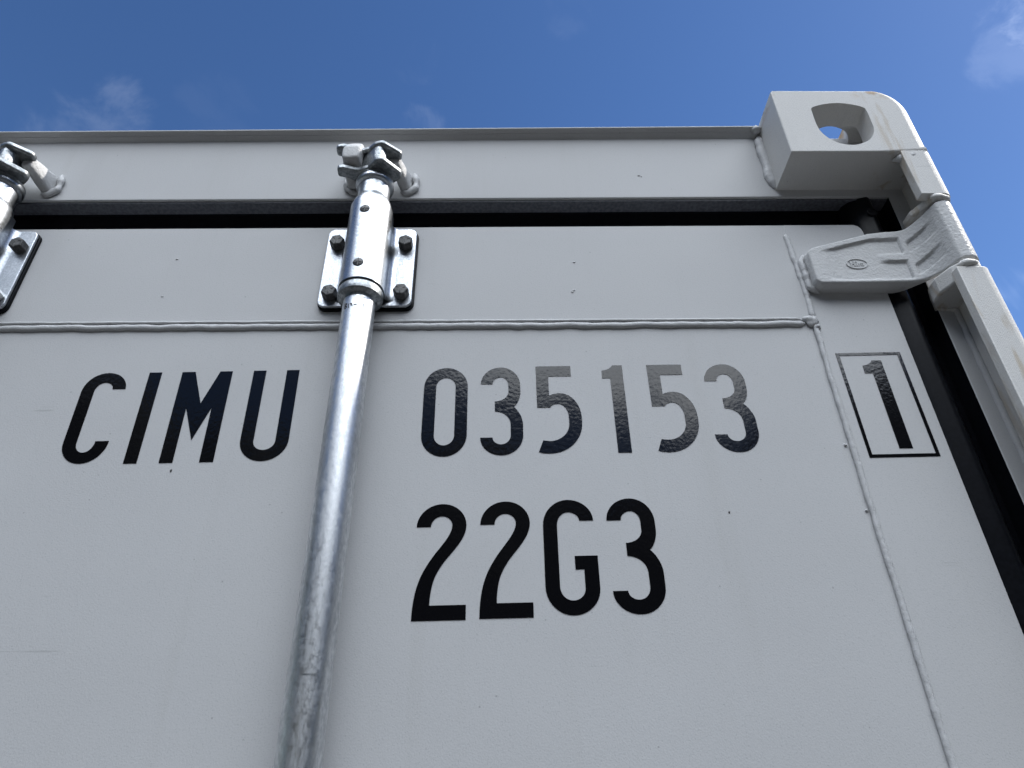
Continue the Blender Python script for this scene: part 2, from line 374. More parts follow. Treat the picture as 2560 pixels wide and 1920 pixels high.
# body behind the doors
box('roof', XL + 14, 1205, 20, LEN, 2566, 2578, 'door', C)
def corrugated(name, x, sgn):
    v, f = [], []; y = 30.0; i = 0; pat = [0, 0, 36, 36]; stp = [75, 70, 110, 70]
    ys = []; k = 0
    while y < LEN - 60: ys.append((y, pat[k % 4])); y += stp[k % 4]; k += 1
    for yy, d in ys: v += [(x - sgn * d, yy, BOT + 170), (x - sgn * d, yy, 2545)]
    for q in range(len(ys) - 1): f.append((2 * q, 2 * q + 2, 2 * q + 3, 2 * q + 1))
    return obj(name, v, f, 'door', C)
corrugated('side_wall', 1205, 1); corrugated('side_wall', XL + 14, -1)
for xa, xb in ((1150, 1212), (XL + 7, XL + 69)):
    box('top_side_rail', xa, xb, 121, LEN, 2512, 2572, 'post', C, 4); box('bottom_side_rail', xa, xb, 60, LEN, BOT + 14, BOT + 175, 'post', C, 4)
box('end_wall', XL + 30, 1190, LEN - 30, LEN, BOT + 20, 2570, 'door', C)
box('floor', XL + 60, 1150, 45, LEN - 40, BOT + 150, BOT + 178, 'bolt', C)
box('door_sill', XL + 195, 1041, -4, 120, BOT + 6, BOT + 150, 'post', C, 3)

# header above the doors
hd = empty('door_header', C)
def strip(name, prof_l, prof_r, xl, xr, mat, parent, nseg=24, bv=0):
    v, f = [], []; n_ = len(prof_l)
    for i in range(nseg + 1):
        t_ = i / nseg
        for (a, b_) in zip(prof_l, prof_r): v.append((xl + (xr - xl) * t_, a[0] * (1 - t_) + b_[0] * t_, a[1] * (1 - t_) + b_[1] * t_))
    for i in range(nseg):
        for k in range(n_): f.append((i * n_ + k, i * n_ + (k + 1) % n_, (i + 1) * n_ + (k + 1) % n_, (i + 1) * n_ + k))
    f.append(tuple(range(n_))); f.append(tuple(range(nseg * n_, (nseg + 1) * n_)))
    o = obj(name, v, f, mat, parent)
    if bv: bevel(o, bv)
    return o
box('header_face', XL + 30, 1209.5, 0, 60, 2457, 2576, 'door', hd, 1.6)
XH = XL + 178
sl = 0.0062
def lipz(x): return 2583.5 + sl * x
zl, zr = lipz(XH) - 2583.5, lipz(1041) - 2583.5
pl = lambda dz: [(-12, 2581.5 + dz), (-12, 2579.4 + dz), (-6.5, 2576.2 + dz), (-6.0, 2575.0 + dz), (1.0, 2571.5 + dz * 0.7), (40, 2571.5 + dz * 0.7), (40, 2581.5 + dz)]
strip('header_lip', pl(zl), pl(zr), XH, 1040, 'door', hd, bv=0.5)

# corner castings
def casting(right=True):
    w_in = 178; x0, x1, z0, z1 = 1041.0, 1219.0, 2470.0, 2595.5; Y0, Y1 = -62.0, 121.0
    out = []                                            # (x, z, bevel weight, outward normal)
    def add(x, z, w_, nx, nz_): out.append((x, z, w_, nx, nz_))
    for k in range(4): add(x0 + (x1 - 14 - x0) * k / 3.0, z0, 2.0 if k < 3 else 6, 0, -1)
    for k in range(7):
        a = math.radians(-90 + 90 * k / 6); add(x1 - 6 + 6 * math.cos(a), z0 + 6 + 6 * math.sin(a), 6 + 8 * k / 6, math.cos(a), math.sin(a))
    rx, rz = 40, 46
    for k in range(17):
        a = math.radians(90 * k / 16); ca, sa = math.cos(a), math.sin(a); nn = Vector((ca / rx, sa / rz)).normalized()
        add(x1 - rx + rx * ca, z1 - rz + rz * sa, 14 - 10 * (k / 16) ** 1.5, nn.x, nn.y)
    for k in range(1, 4): add(x1 - rx + (x0 + 3 - x1 + rx) * k / 3, z1, 4 - 0.7 * k, 0, 1)
    add(x0, z1 - 3, 2, -1, 0)
    add(x0, (z0 + z1) / 2, 2, -1, 0); add(x0, z0 + 2, 2, -1, 0)
    rings = []; K = 6
    for k in range(K + 1):
        th = math.pi / 2 * k / K
        rings.append([(x - nx * w_ * (1 - math.sin(th)), Y0 + w_ * (1 - math.cos(th)), z - nz_ * w_ * (1 - math.sin(th))) for x, z, w_, nx, nz_ in out])
    rings.append([(x, Y1, z) for x, z, *_ in out])
    n_ = len(out); v = [p for r in rings for p in r]; f = [tuple(range(n_))]
    for r in range(len(rings) - 1):
        for i in range(n_): f.append((r * n_ + i, (r + 1) * n_ + i, (r + 1) * n_ + (i + 1) % n_, r * n_ + (i + 1) % n_))
    f.append(tuple(range((len(rings) - 1) * n_, len(rings) * n_))[::-1])
    o = obj('corner_casting', v, f, 'post', C, label='corner casting with a shield-shaped opening and rust streaks' if right else None)
    bm = bmesh.new(); bm.from_mesh(o.data); bmesh.ops.recalc_face_normals(bm, faces=bm.faces); bm.to_mesh(o.data); bm.free()
    # shield-shaped opening in the front, from traced points
    tp = [(1086.5, 2551), (1087.5, 2557), (1092, 2560.5), (1106, 2565.5), (1124, 2568), (1143, 2565), (1156, 2559), (1159, 2553), (1159, 2531), (1157.5, 2512),
          (1150, 2497), (1138, 2487.5), (1121, 2482.5), (1103, 2488), (1091, 2502), (1086, 2520)]
    hole = []
    for i in range(len(tp)):
        p0, p1, p2, p3 = (Vector(tp[(i + j) % len(tp)]) for j in (-1, 0, 1, 2))
        for s_ in range(4):
            t_ = s_ / 4; hole.append(tuple(0.5 * ((2 * p1) + (p2 - p0) * t_ + (2 * p0 - 5 * p1 + 4 * p2 - p3) * t_ ** 2 + (3 * p1 - p0 - 3 * p2 + p3) * t_ ** 3)))
    c1 = prism_xz('cut', hole, -80, -10, None, None)
    cav = rrect(1071, 1187, 2460, 2563, 16, 6)
    cav = [(x, max(z, 2499)) for x, z in cav]
    boolean(o, c1)
    c2 = box('cut', 1069, 1190, -33, 94, 2498, 2566, None, None, 12, seg=4); boolean(o, c2)
    st = [(x, y) for x, y in rrect(1098, 1164, -26, 98, 32, 8)]
    c3 = prism_xy('cut', st, 2540, 2610, None, None); boolean(o, c3)
    sd = rrect(-8, 78, 2500, 2566, 32, 8)
    vv = [(1170, a, b_) for a, b_ in sd] + [(1240, a, b_) for a, b_ in sd]; n2 = len(sd)
    c4 = obj('cut', vv, [tuple(range(n2)), tuple(range(n2, 2 * n2))[::-1]] + [(i, n2 + i, n2 + (i + 1) % n2, (i + 1) % n2) for i in range(n2)], None)
    bm = bmesh.new(); bm.from_mesh(c4.data); bmesh.ops.recalc_face_normals(bm, faces=bm.faces); bm.to_mesh(c4.data); bm.free()
    boolean(o, c4)
    o.data.materials.clear(); o.data.materials.append(M['post']); shade(o.data, 28)
    for p_ in o.data.polygons:
        if max(abs(c_) for c_ in p_.normal) > 0.9995: p_.use_smooth = False
    return o
def mirror_copy(o, parent):
    me = o.data.copy(); cx = W((XL + 1219) / 2, 0, 0).x
    for v_ in me.vertices: v_.co.x = 2 * cx - v_.co.x
    me.flip_normals(); c = bpy.data.objects.new(o.name.split('.')[0], me); sc.collection.objects.link(c); c.parent = parent
    return c
cast = casting()
bead('weld_bead', [(1040.5, -1, 2472), (1039.5, -1.5, 2520), (1038.5, -2, 2560), (1038.5, -3, 2577)], 8.5, 'bead', cast, 3, 0.05, flat=0.62)
blob('weld_blob', (1036, -8, 2583), (7, 7, 6), 'bead', cast, 5)
bead('weld_bead', [(1172, -50, 2467), (1180, -55, 2465.5), (1192, -58.5, 2464.5), (1207, -57, 2464.5), (1214, -47, 2465), (1215, -20, 2465)], 6.2, 'cast', cast, 8, 0.22, flat=0.75)
mirror_copy(cast, C)

# corner posts: front flange, outer web, inner jamb face, lugs above and below the hinge
def post():
    p = empty('corner_post', C)
    def flange(z0, z1, cut=0):
        pts = [(1179, -62), (1207, -62)]
        for k in range(1, 7):
            a = math.radians(-90 + 90 * k / 6); pts.append((1207 + 12 * math.cos(a), -50 + 12 * math.sin(a)))
        pts += [(1219, 40), (1209, 40), (1209, -44), (1204, -50), (1179, -50)]
        return prism_xy('post_flange', pts, z0, z1, 'post', p, 1.0)
    flange(2393, 2472); flange(BOT + 120, 2277)
    box('jamb', 1187, 1209.5, 0, 60, BOT + 120, 2458, 'door', p, 0.8)
    bead('weld_bead', [(1207.5, -1, 1400), (1207.5, -1, 2268)], 4.2, 'door', p, 12, 0.06, 5.0, flat=0.8)
    # lugs that hold the hinge pin
    lug = [(1187, 6), (1175, -12), (1174, -30), (1182, -50), (1192, -61), (1207, -61.5), (1216, -52), (1217.5, 30)]
    prism_xy('hinge_lug', lug, 2266, 2288, 'post', p, 2.5, seg=3)
    lug2 = [(1189, 6), (1180, -14), (1180, -30), (1188, -46), (1196, -59), (1207, -60), (1215, -52), (1217.5, 30)]
    prism_xy('hinge_lug', lug2, 2387, 2397, 'post', p, 2.5, seg=3)
    bead('weld_bead', [(1190, -58, 2391), (1200, -60.5, 2389), (1210, -57, 2390), (1217, -44, 2391)], 4.0, 'post', p, 15, 0.35)
    bead('weld_bead', [(1183, -58, 2281), (1193, -62, 2282), (1206, -61, 2282.5)], 4.0, 'post', p, 17, 0.3)
    bead('weld_bead', [(1184, -2, 2265), (1196, -1, 2264.5), (1208, -2, 2265)], 2.6, 'post', p, 19, 0.3)
    return p
post_r = post()
pl_ = empty('corner_post', C)
for ch in list(post_r.children): mirror_copy(ch, pl_)

# bottom corner fittings
for xa in (1041, XL):
    box('corner_casting', xa, xa + 178, -62, 121, BOT, BOT + 125, 'post', C, 6)

# ------------------------------------------------------------------ doors
door = empty('container_door', C, 'right-hand door carrying the container number')
DT, DR, DB = 2405.0, 1135.0, BOT + 165
corner = [(DR + 0.0, DT - 14), (DR - 1, DT - 7), (DR - 4, DT - 2.5), (DR - 9, DT)]
top = [(XM + 6, 2251.5), (1036.5, 2251.5), (1036.5, DT), (XM + 6, DT)]
prism_xz('top_rail', top, 0.0, 40, 'door', door, 0.6)
side = [(1036.45, DB), (DR, DB)] + corner + [(1036.45, DT)]
prism_xz('side_rail', side, -0.25, 40, 'door', door, 0.6)
box('side_rail', XM + 6, XM + 96, -0.5, 40, DB, 2251, 'door', door, 1.5)
box('door_panel', XM + 96.4, 1036.4, 1.4, 9, DB, 2251.2, 'door', door)
# the lapped seam under the top rail and the weld beads
bead('weld_bead', [(XM + 96, 0.2, 2248.5), (400, 0.2, 2247.6), (780, 0.2, 2246.8), (1026, 0.2, 2246.6)], 4.0, 'bead', door, 21, 0.07, 5.0, 10, flat=0.75)
bead('weld_bead', [(XM + 96, -0.6, 2254.6), (300, -0.6, 2254), (900, -0.6, 2252.6), (1022, -0.6, 2252.8)], 2.0, 'bead', door, 22, 0.10, 6.0, 8)
bead('weld_bead', [(1034.5, -0.5, 2388), (1036.5, -0.5, 2340), (1038, -0.5, 2300), (1037.5, -0.5, 2254)], 3.6, 'bead', door, 23, 0.15, 2.0, 12, flat=0.72)
bead('weld_bead', [(1036.5, -0.3, 2252), (1035.5, -0.3, 2000), (1036, -0.3, 1700)], 3.1, 'bead', door, 24, 0.10, 1.8, 12, flat=0.8)
bead('weld_bead', [(1036, -0.3, 1700), (1036, -0.3, DB)], 3.7, 'bead', door, 25, 0.12, 12.0, 8)
blob('weld_blob', (1033.5, -0.5, 2250.5), (8.5, 4.2, 7.5), 'bead', door, 31, 0.35)
blob('weld_blob', (1038.5, -0.5, 2241), (3.6, 3.6, 3.6), 'bead', door, 33)
blob('weld_spatter', (1029.6, 0.8, 2089), (1.7, 1.7, 1.3), 'bead', door, 35)
blob('weld_spatter', (1030.5, 0.8, 2017), (1.5, 1.6, 1.2), 'bead', door, 36)
for i, (x, z) in enumerate(((283, 2353), (766, 2344), (763, 2299), (761, 2296.5), (280, 2294))):
    blob('paint_blister', (x, 0.2, z), (1.8, 1.0, 1.4), 'bead', door, 40 + i)

for i, (x, z, rx, rz, yy) in enumerate(((863, 2499.5, 2.2, 1.0, 0.0), (345.5, 2068, 0.9, 1.8, 1.3), (896.4, 2017, 0.9, 1.2, 1.3), (866, 2497.5, 0.9, 0.7, 0.0))):
    blob('paint_chip', (x, yy, z), (rx, 0.5, rz), 'bolt', door, 60 + i, 0.5)

# left door (plain, same build)
ld = empty('container_door', C, 'left-hand door')
box('top_rail', XL + 84, XM - 6, 0, 40, 2251.5, DT, 'door', ld, 1.5); box('side_rail', XL + 84, XL + 183, -0.6, 40, DB, 2251, 'door', ld, 1.5)
box('side_rail', XM - 96, XM - 6, -0.6, 40, DB, 2251, 'door', ld, 1.5); box('door_panel', XL + 183.4, XM - 96.4, 1.4, 9, DB, 2251.2, 'door', ld)
bead('weld_bead', [(XL + 183, 0.2, 2248), (XM - 96, 0.2, 2248)], 3.6, 'bead', ld, 51, 0.06, 12.0, 8)

# rubber gasket round each door: profile (distance from the door edge, depth), swept with mitred corners
def gasket(xi, xo):
    prof = [(-6, 16), (-0.2, 8), (4, 5.2), (10, 3.2), (17, 1.2), (20, 0.2), (23, 0.0), (26, 1.2), (30, 5), (33, 12), (36, 20), (42, 24), (50.5, 24), (51.6, 0.9), (52.3, 0.9), (52.3, 40), (-6, 40)]
    proft = [(-6, 38), (4, 36), (20, 34), (36, 32), (47, 30), (51.4, 28), (51.6, 26), (51.7, 12), (51.75, 10), (57, 10), (57, 44), (-6, 44)]
    sgn = 1 if xo > xi else -1; o = None
    for kind in ('side', 'top'):
        pr = prof if kind == 'side' else proft; n_ = len(pr); rows = []
        if kind == 'top':
            for k in range(9): rows.append([(xi + (xo + sgn * 51 - xi) * k / 8, y, DT + a) for a, y in pr])
        else:
            for k in range(13): rows.append([(xo + sgn * a, y, (DT + 51.2) + (DB - DT - 51.2) * k / 12) for a, y in pr])
        v = [p for r in rows for p in r]; f = []
        for r in range(len(rows) - 1):
            for i in range(n_): f.append((r * n_ + i, r * n_ + (i + 1) % n_, (r + 1) * n_ + (i + 1) % n_, (r + 1) * n_ + i))
        f.append(tuple(range(n_))); f.append(tuple(range((len(rows) - 1) * n_, len(rows) * n_)))
        q = obj('door_gasket' if kind == 'side' else 'top_strip', v, f, 'rubber', C if o is None else o, autosmooth=50); o = o or q
    return o
gk = gasket(XM + 1, DR); gl = gasket(XM - 1, XL + 84)
box('seal_lip', XM + 2, DR + 51, 3.0, 22, 2453.8, 2456.6, 'lip_rubber', gk, 0.5); box('seal_lip', XL + 34, XM - 2, 3.0, 22, 2453.8, 2456.6, 'lip_rubber', gl, 0.5)
lathe('mould_ring', 0, 0, [(7, 0), (7, 1), (5.6, 1.4), (5.4, 0.6)], 'rubber', gk, 24)
mr = [q for q in gk.children if q.name.startswith('mould')][0]
for v_ in mr.data.vertices:                              # stand the little ring upright on the corner of the gasket
    d = v_.co - W(0, 0, 0); v_.co = W(1157, -0.4, 2427) + Vector((d.x, -d.z, d.y))
box('centre_gasket', XM - 6, XM + 6, 6, 30, DB, DT, 'rubber', C)

# ------------------------------------------------------------------ lettering (vinyl, cut shapes)
K_ = 0.5523
def path(start, *cmds):
    pts = [start]; cur = Vector(start)
    for c in cmds:
        if len(c) == 2 and not isinstance(c[0], tuple): pts.append(c); cur = Vector(c)
        elif len(c) == 2:                                  # ellipse quadrant: corner control, end
            q, e = Vector(c[0]), Vector(c[1]); a = cur + (q - cur) * K_; b_ = e + (q - e) * K_
            for k in range(1, 11):
                t_ = k / 10; u = 1 - t_; pts.append(tuple(cur * u ** 3 + 3 * a * u * u * t_ + 3 * b_ * u * t_ * t_ + e * t_ ** 3))
            cur = e
        else:                                              # cubic: c1, c2, end
            a, b_, e = (Vector(x) for x in c)
            for k in range(1, 13):
                t_ = k / 12; u = 1 - t_; pts.append(tuple(cur * u ** 3 + 3 * a * u * u * t_ + 3 * b_ * u * t_ * t_ + e * t_ ** 3))
            cur = e
    return pts
G = {}
G['I'] = [[(0, 0), (13.3, 0), (13.3, 110), (0, 110)]]
G['C'] = [path((46, 89), ((46, 110), (23, 110)), ((0, 110), (0, 86)), (0, 24), ((0, 0), (23, 0)), ((46, 0), (46, 25.5)), (32.3, 25.5), ((32.3, 12.5), (23, 12.5)), ((13.5, 12.5), (13.5, 24)),
               (13.5, 86), ((13.5, 97.5), (23, 97.5)), ((32.3, 97.5), (32.3, 89)))]
G['M'] = [[(0, 0), (13.7, 0), (13.7, 64), (27.2, 25.5), (40.3, 64), (40.3, 0), (54.3, 0), (54.3, 110), (41, 110), (27.6, 69.5), (14, 110), (0, 110)]]
G['U'] = [path((0, 110), (0, 24), ((0, 0), (24.5, 0)), ((49, 0), (49, 24)), (49, 110), (35.6, 110), (35.6, 23), ((35.6, 12.5), (24.5, 12.5)), ((13.4, 12.5), (13.4, 23)), (13.4, 110))]
G['0'] = [path((23.5, 0), ((47, 0), (47, 25)), (47, 85), ((47, 110), (23.5, 110)), ((0, 110), (0, 85)), (0, 25), ((0, 0), (23.5, 0)))[:-1],
          path((23.5, 13), ((13, 13), (13, 25)), (13, 85), ((13, 97), (23.5, 97)), ((34, 97), (34, 85)), (34, 25), ((34, 13), (23.5, 13)))[:-1]]
G['1'] = [path((0, 93), (8.6, 93), (8.6, 0), (22.5, 0), (22.5, 110), (12, 110), ((9.5, 104), (0, 103)))]
G['3'] = [path((0, 88), ((0, 110), (22, 110)), ((43.5, 110), (43.5, 86)), (43.5, 78), ((43.5, 64), (36, 58.5)), ((45.5, 50), (45.5, 37)), (45.5, 24), ((45.5, 0), (22.5, 0)), ((0, 0), (0, 21)), (13, 21),
               ((13, 12.8), (22, 12.8)), ((32.3, 12.8), (32.3, 24)), (32.3, 37), ((32.3, 53), (15.5, 53)), (15.5, 65.5), ((30.5, 65.5), (30.5, 78)), (30.5, 86), ((30.5, 97), (22, 97)), ((13, 97), (13, 88)))]
G['5'] = [path((0, 110), (0, 56), (14, 56), ((15, 60.5), (22.5, 60.5)), ((33.3, 60.5), (33.3, 44)), (33.3, 36), ((33.3, 14.5), (12, 14.5)), (5, 15.5), (0, 2), ((4, 0), (12, 0)), ((47, 0), (47, 37)), (47, 43),
               ((47, 74), (25, 74)), ((17, 74), (13.4, 71)), (13.4, 96.5), (38.5, 96.5), (38.5, 110))]
G['2'] = [path((0, 0), (48.5, 0), (48.5, 13.2), (15.5, 13.2), ((16, 36), (21, 43), (27, 52)), ((34, 62), (47.5, 74), (47.5, 88)), ((47.5, 110), (24, 110)), ((0, 110), (0, 87)), (13.6, 87), ((13.6, 97.5), (24, 97.5)),
               ((34, 97.5), (34, 88)), ((34, 78), (22, 66), (15.5, 56)), ((7, 43), (0, 30), (0, 0)))[:-1]]
G['G'] = [path((48.5, 88.5), ((48.5, 110), (24.5, 110)), ((0, 110), (0, 84)), (0, 26), ((0, 0), (25, 0)), ((50, 0), (50, 24)), (50, 54), (28.5, 54), (28.5, 41.3), (36.6, 41.3), (36.6, 24), ((36.6, 13), (25, 13)),
               ((13.4, 13), (13.4, 26)), (13.4, 84), ((13.4, 97.3), (24.5, 97.3)), ((35, 97.3), (35, 88.5)))]
def glyph(ch, x, z, h, w=None, lean=0.0, y=0.95, ln=None, base=0.0):
    loops = G[ch]; mw = max(p[0] for p in loops[0]); sx = (w / mw) if w else 1.0; szz = h / 110.0
    lp = [[(x + p[0] * sx + lean * p[1] * szz, z + p[1] * szz + base * p[0] * sx) for p in L_] for L_ in loops]
    flat = [p for L_ in lp for p in L_]
    tris = tessellate_polygon([[Vector((p[0], p[1], 0)) for p in L_] for L_ in lp])
    n_ = len(flat); v = [(p[0], y, p[1]) for p in flat] + [(p[0], y + 0.35, p[1]) for p in flat]
    f = [tuple(t_) for t_ in tris]; o0 = 0
    for L_ in lp:
        m_ = len(L_)
        for i in range(m_): f.append((o0 + i, o0 + (i + 1) % m_, n_ + o0 + (i + 1) % m_, n_ + o0 + i))
        o0 += m_
    return obj('letter' if ch.isalpha() else 'digit', v, f, 'vinyl', door, label='glossy black %s %s' % ('letter' if ch.isalpha() else 'digit', ch))
T = 0.012
for ch, x, z, h, w in (('C', 228.5, 2076.3, 110, 46), ('I', 295.5, 2076.2, 110.5, 13.4), ('M', 331, 2076.5, 110.5, 54.3), ('U', 408.3, 2077.3, 110.7, 49.5)):
    glyph(ch, x, z, h, w, lean=-0.019, base=T)
for ch, x, z, h, w in (('0', 593, 2080.3, 109, 47), ('3', 654, 2081.2, 108.3, 44.5), ('5', 714, 2082.8, 107.8, 46.5), ('1', 786.3, 2083, 108.2, 22.7), ('5', 836.2, 2083, 108.4, 46.5), ('3', 897.3, 2082.2, 109.2, 46)):
    glyph(ch, x, z, h, w, base=T * 0.6)
for ch, x, z, h, w in (('2', 594.3, 1917, 111.3, 48.5), ('2', 655, 1918.3, 112, 48.5), ('G', 715, 1920, 111.3, 50), ('3', 776.3, 1920.2, 112, 48.5)):
    glyph(ch, x, z, h, w, base=T)
glyph('1', 1074.8, 2084, 110, 22.6, y=-0.7)
bo = [(1049.6, 2073.5), (1122.6, 2074.5), (1121.8, 2205.2), (1049, 2204)]; bi = [(1053.2, 2077.2), (1118.8, 2078), (1118, 2201.7), (1052.8, 2200.5)]
v = [(x, -0.7, z) for x, z in bo + bi] + [(x, -0.3, z) for x, z in bo + bi]
f = []
for i in range(4):
    j = (i + 1) % 4; f += [(i, j, 4 + j, 4 + i), (i, 8 + i, 8 + j, j), (4 + i, 4 + j, 12 + j, 12 + i)]
obj('check_digit_frame', v, f, 'vinyl', door, label='thin black rectangular frame round the check digit')

# ------------------------------------------------------------------ hinge
def hinge():
    # front face path in plan (x, y), then round the pin barrel
    base = [(1045, -19), (1060, -19), (1085, -19), (1110, -19.3), (1135, -19.8), (1155, -20.5), (1166, -22.5), (1174, -27.5), (1180.5, -34.5), (1186, -43)]
    bc, br = (1202.5, -44.5), 16.0
    arc = [(bc[0] + br * math.cos(math.radians(a)), bc[1] + br * math.sin(math.radians(a))) for a in range(-128, 92, 12)]
    ctrl = [Vector(p) for p in base + arc]
    plan = []
    for i in range(len(ctrl) - 1):
        p0, p1, p2, p3 = ctrl[max(i - 1, 0)], ctrl[i], ctrl[i + 1], ctrl[min(i + 2, len(ctrl) - 1)]
        k = max(2, int((p2 - p1).length / 1.3))
        for s_ in range(k):
            t_ = s_ / k; plan.append(0.5 * ((2 * p1) + (p2 - p0) * t_ + (2 * p0 - 5 * p1 + 4 * p2 - p3) * t_ ** 2 + (3 * p1 - p0 - 3 * p2 + p3) * t_ ** 3))
    plan.append(ctrl[-1]); n_ = len(plan)
    def ztop(x, i):
        z = 2347 + (min(x, 1124) - 1047) * 0.305
        if x > 1124: z = 2371 + sst(1124, 1150, x) * 2.5
        if x > 1165: z += sst(1165, 1200, x) * 11
        return z
    def zbot(x): return 2291.5 + sst(1170, 1200, x) * 1.0
    R = 9.0; rows = 52; v = []
    s_acc = 0
    for i, p in enumerate(plan):
        tg = (plan[min(i + 1, n_ - 1)] - plan[max(i - 1, 0)]).normalized(); nrm = Vector((tg.y, -tg.x))
        if i: s_acc += (p - plan[i - 1]).length
        x = p.x; onarc = i > n_ * 0.62 and p.x > 1186
        zt, zb = ztop(x, i), zbot(x)
        if s_acc < R:                                       # rounded free end
            q = R - math.sqrt(max(0, R * R - (R - s_acc) ** 2)); zt -= q; zb += q
        for r in range(rows + 1):
            q = r / rows; q = 0.5 - 0.5 * math.cos(math.pi * q) if False else q
            z = zb + (zt - zb) * q; d = 0.0
            ed = min(z - zb, zt - z, s_acc)                  # distance to the rim -> rounded edge
            if ed < 2.6: d -= 2.6 - math.sqrt(max(0, 2.6 ** 2 - (2.6 - ed) ** 2))
            if x < 1175 and not (i > n_ * 0.75):             # recessed field inside a raised rim
                top = min(2342 + (x - 1058) * 0.30, 2362.0)
                fld = sst(0, 2.2, top - z) * sst(0, 5.0, z - 2295) * sst(1056, 1085, x) * sst(0, 2.4, 1160.5 - x)
                rib = sst(1126, 1140, x) * sst(0, 2.4, z - 2324) * sst(0, 6, 2340 - z)
                d -= 3.6 * fld * (1 - rib)
            if 1163 < x < 1198 and not onarc or (1163 < x < 1196 and p.y < -20 and i < n_ * 0.72):
                for (za, zb_) in ((2335.5, 2353), (2300, 2317)):
                    sh = (x - 1165) * 0.55
                    d -= 3.2 * sst(1165, 1167.5, x) * (1 - sst(1178, 1192, x)) * sst(0, 2.2, (zb_ + sh) - z) * sst(0, 2.2, z - (za + sh * 0.75))
            w = p + nrm * d; v.append((w.x, w.y, z))
    f = []; c = rows + 1
    for i in range(n_ - 1):
        for r in range(rows): f.append((i * c + r, (i + 1) * c + r, (i + 1) * c + r + 1, i * c + r + 1))
    # back: from the barrel's rear, straight to the door face
    nf = len(v); back = []
    for i, p in enumerate(plan):
        x = p.x
        if i > n_ * 0.60 and p.x > 1186: bx, by = bc[0] + (p.x - bc[0]) * 0.15, bc[1] + (p.y - bc[1]) * 0.15
        else: bx, by = x - 0.4, (0.5 if x < 1140 else 0.5 - sst(1140, 1190, x) * 30)
        back.append((bx, by))
    for i, (bx, by) in enumerate(back):
        v.append((bx, by, v[i * c][2])); v.append((bx, by, v[i * c + rows][2]))
    for i in range(n_ - 1):
        a, b_ = nf + 2 * i, nf + 2 * (i + 1)
        f += [(i * c, a, b_, (i + 1) * c), (i * c + rows, (i + 1) * c + rows, b_ + 1, a + 1), (a, a + 1, b_ + 1, b_)]
    for r in range(rows): pass
    f.append(tuple(range(0, rows + 1)) + (nf + 1, nf)); e = (n_ - 1) * c
    f.append(tuple(range(e + rows, e - 1, -1)) + (nf + 2 * (n_ - 1), nf + 2 * (n_ - 1) + 1))
    o = obj('door_hinge', v, f, 'cast', C, autosmooth=50, label='cast hinge blade wrapped round its pin, with an oval maker\'s mark')
    return o
hg = hinge()
bead('weld_bead', [(1052, -3, 2289), (1042.5, -4, 2297), (1041.5, -4, 2320), (1041.5, -4, 2338), (1046, -4, 2349)], 3.8, 'bead', hg, 61, 0.35, 2.0)
bead('weld_bead', [(1050, -1, 2349), (1080, -1, 2358), (1124, -1, 2372)], 2.6, 'bead', hg, 62, 0.2, 3.0)
# oval maker's mark: a raised ring with a row of small bars
v, f = [], []; NS = 48
for k in range(NS):
    a = 2 * math.pi * k / NS
    for rr, y in ((1.0, -14.0), (1.0, -16.6), (0.90, -16.6), (0.90, -14.0)):
        v.append((1101 + 13.0 * rr * math.cos(a), y, 2324 + (8.2 - (1 - rr) * 5) * (rr if rr == 1 else 0.88) * math.sin(a)))
for k in range(NS):
    for q in range(3): f.append((k * 4 + q, ((k + 1) % NS) * 4 + q, ((k + 1) % NS) * 4 + q + 1, k * 4 + q + 1))
def addbox(x0, x1, z0, z1, y0=-16.4, y1=-14.0):
    b0 = len(v)
    v.extend([(x, y, z) for x in (x0, x1) for y in (y0, y1) for z in (z0, z1)])
    f.extend([tuple(b0 + q for q in t_) for t_ in ((0, 1, 3, 2), (4, 6, 7, 5), (0, 4, 5, 1), (2, 3, 7, 6), (0, 2, 6, 4), (1, 5, 7, 3))])
addbox(1093, 1094.6, 2320.5, 2328)
addbox(1094.6, 1098.2, 2323.6, 2325.2); addbox(1097.2, 1098.6, 2320.5, 2324.6); addbox(1100, 1101.5, 2320.5, 2325); addbox(1100, 1101.5, 2326.6, 2328)
addbox(1102.8, 1104.2, 2320.5, 2325); addbox(1104.2, 1108, 2323.6, 2325.2); addbox(1105.6, 1106.8, 2320.8, 2324); addbox(1107.6, 1109, 2320.5, 2325); addbox(1096.6, 1098, 2326.8, 2328)
obj('makers_mark', v, f, 'cast', hg)

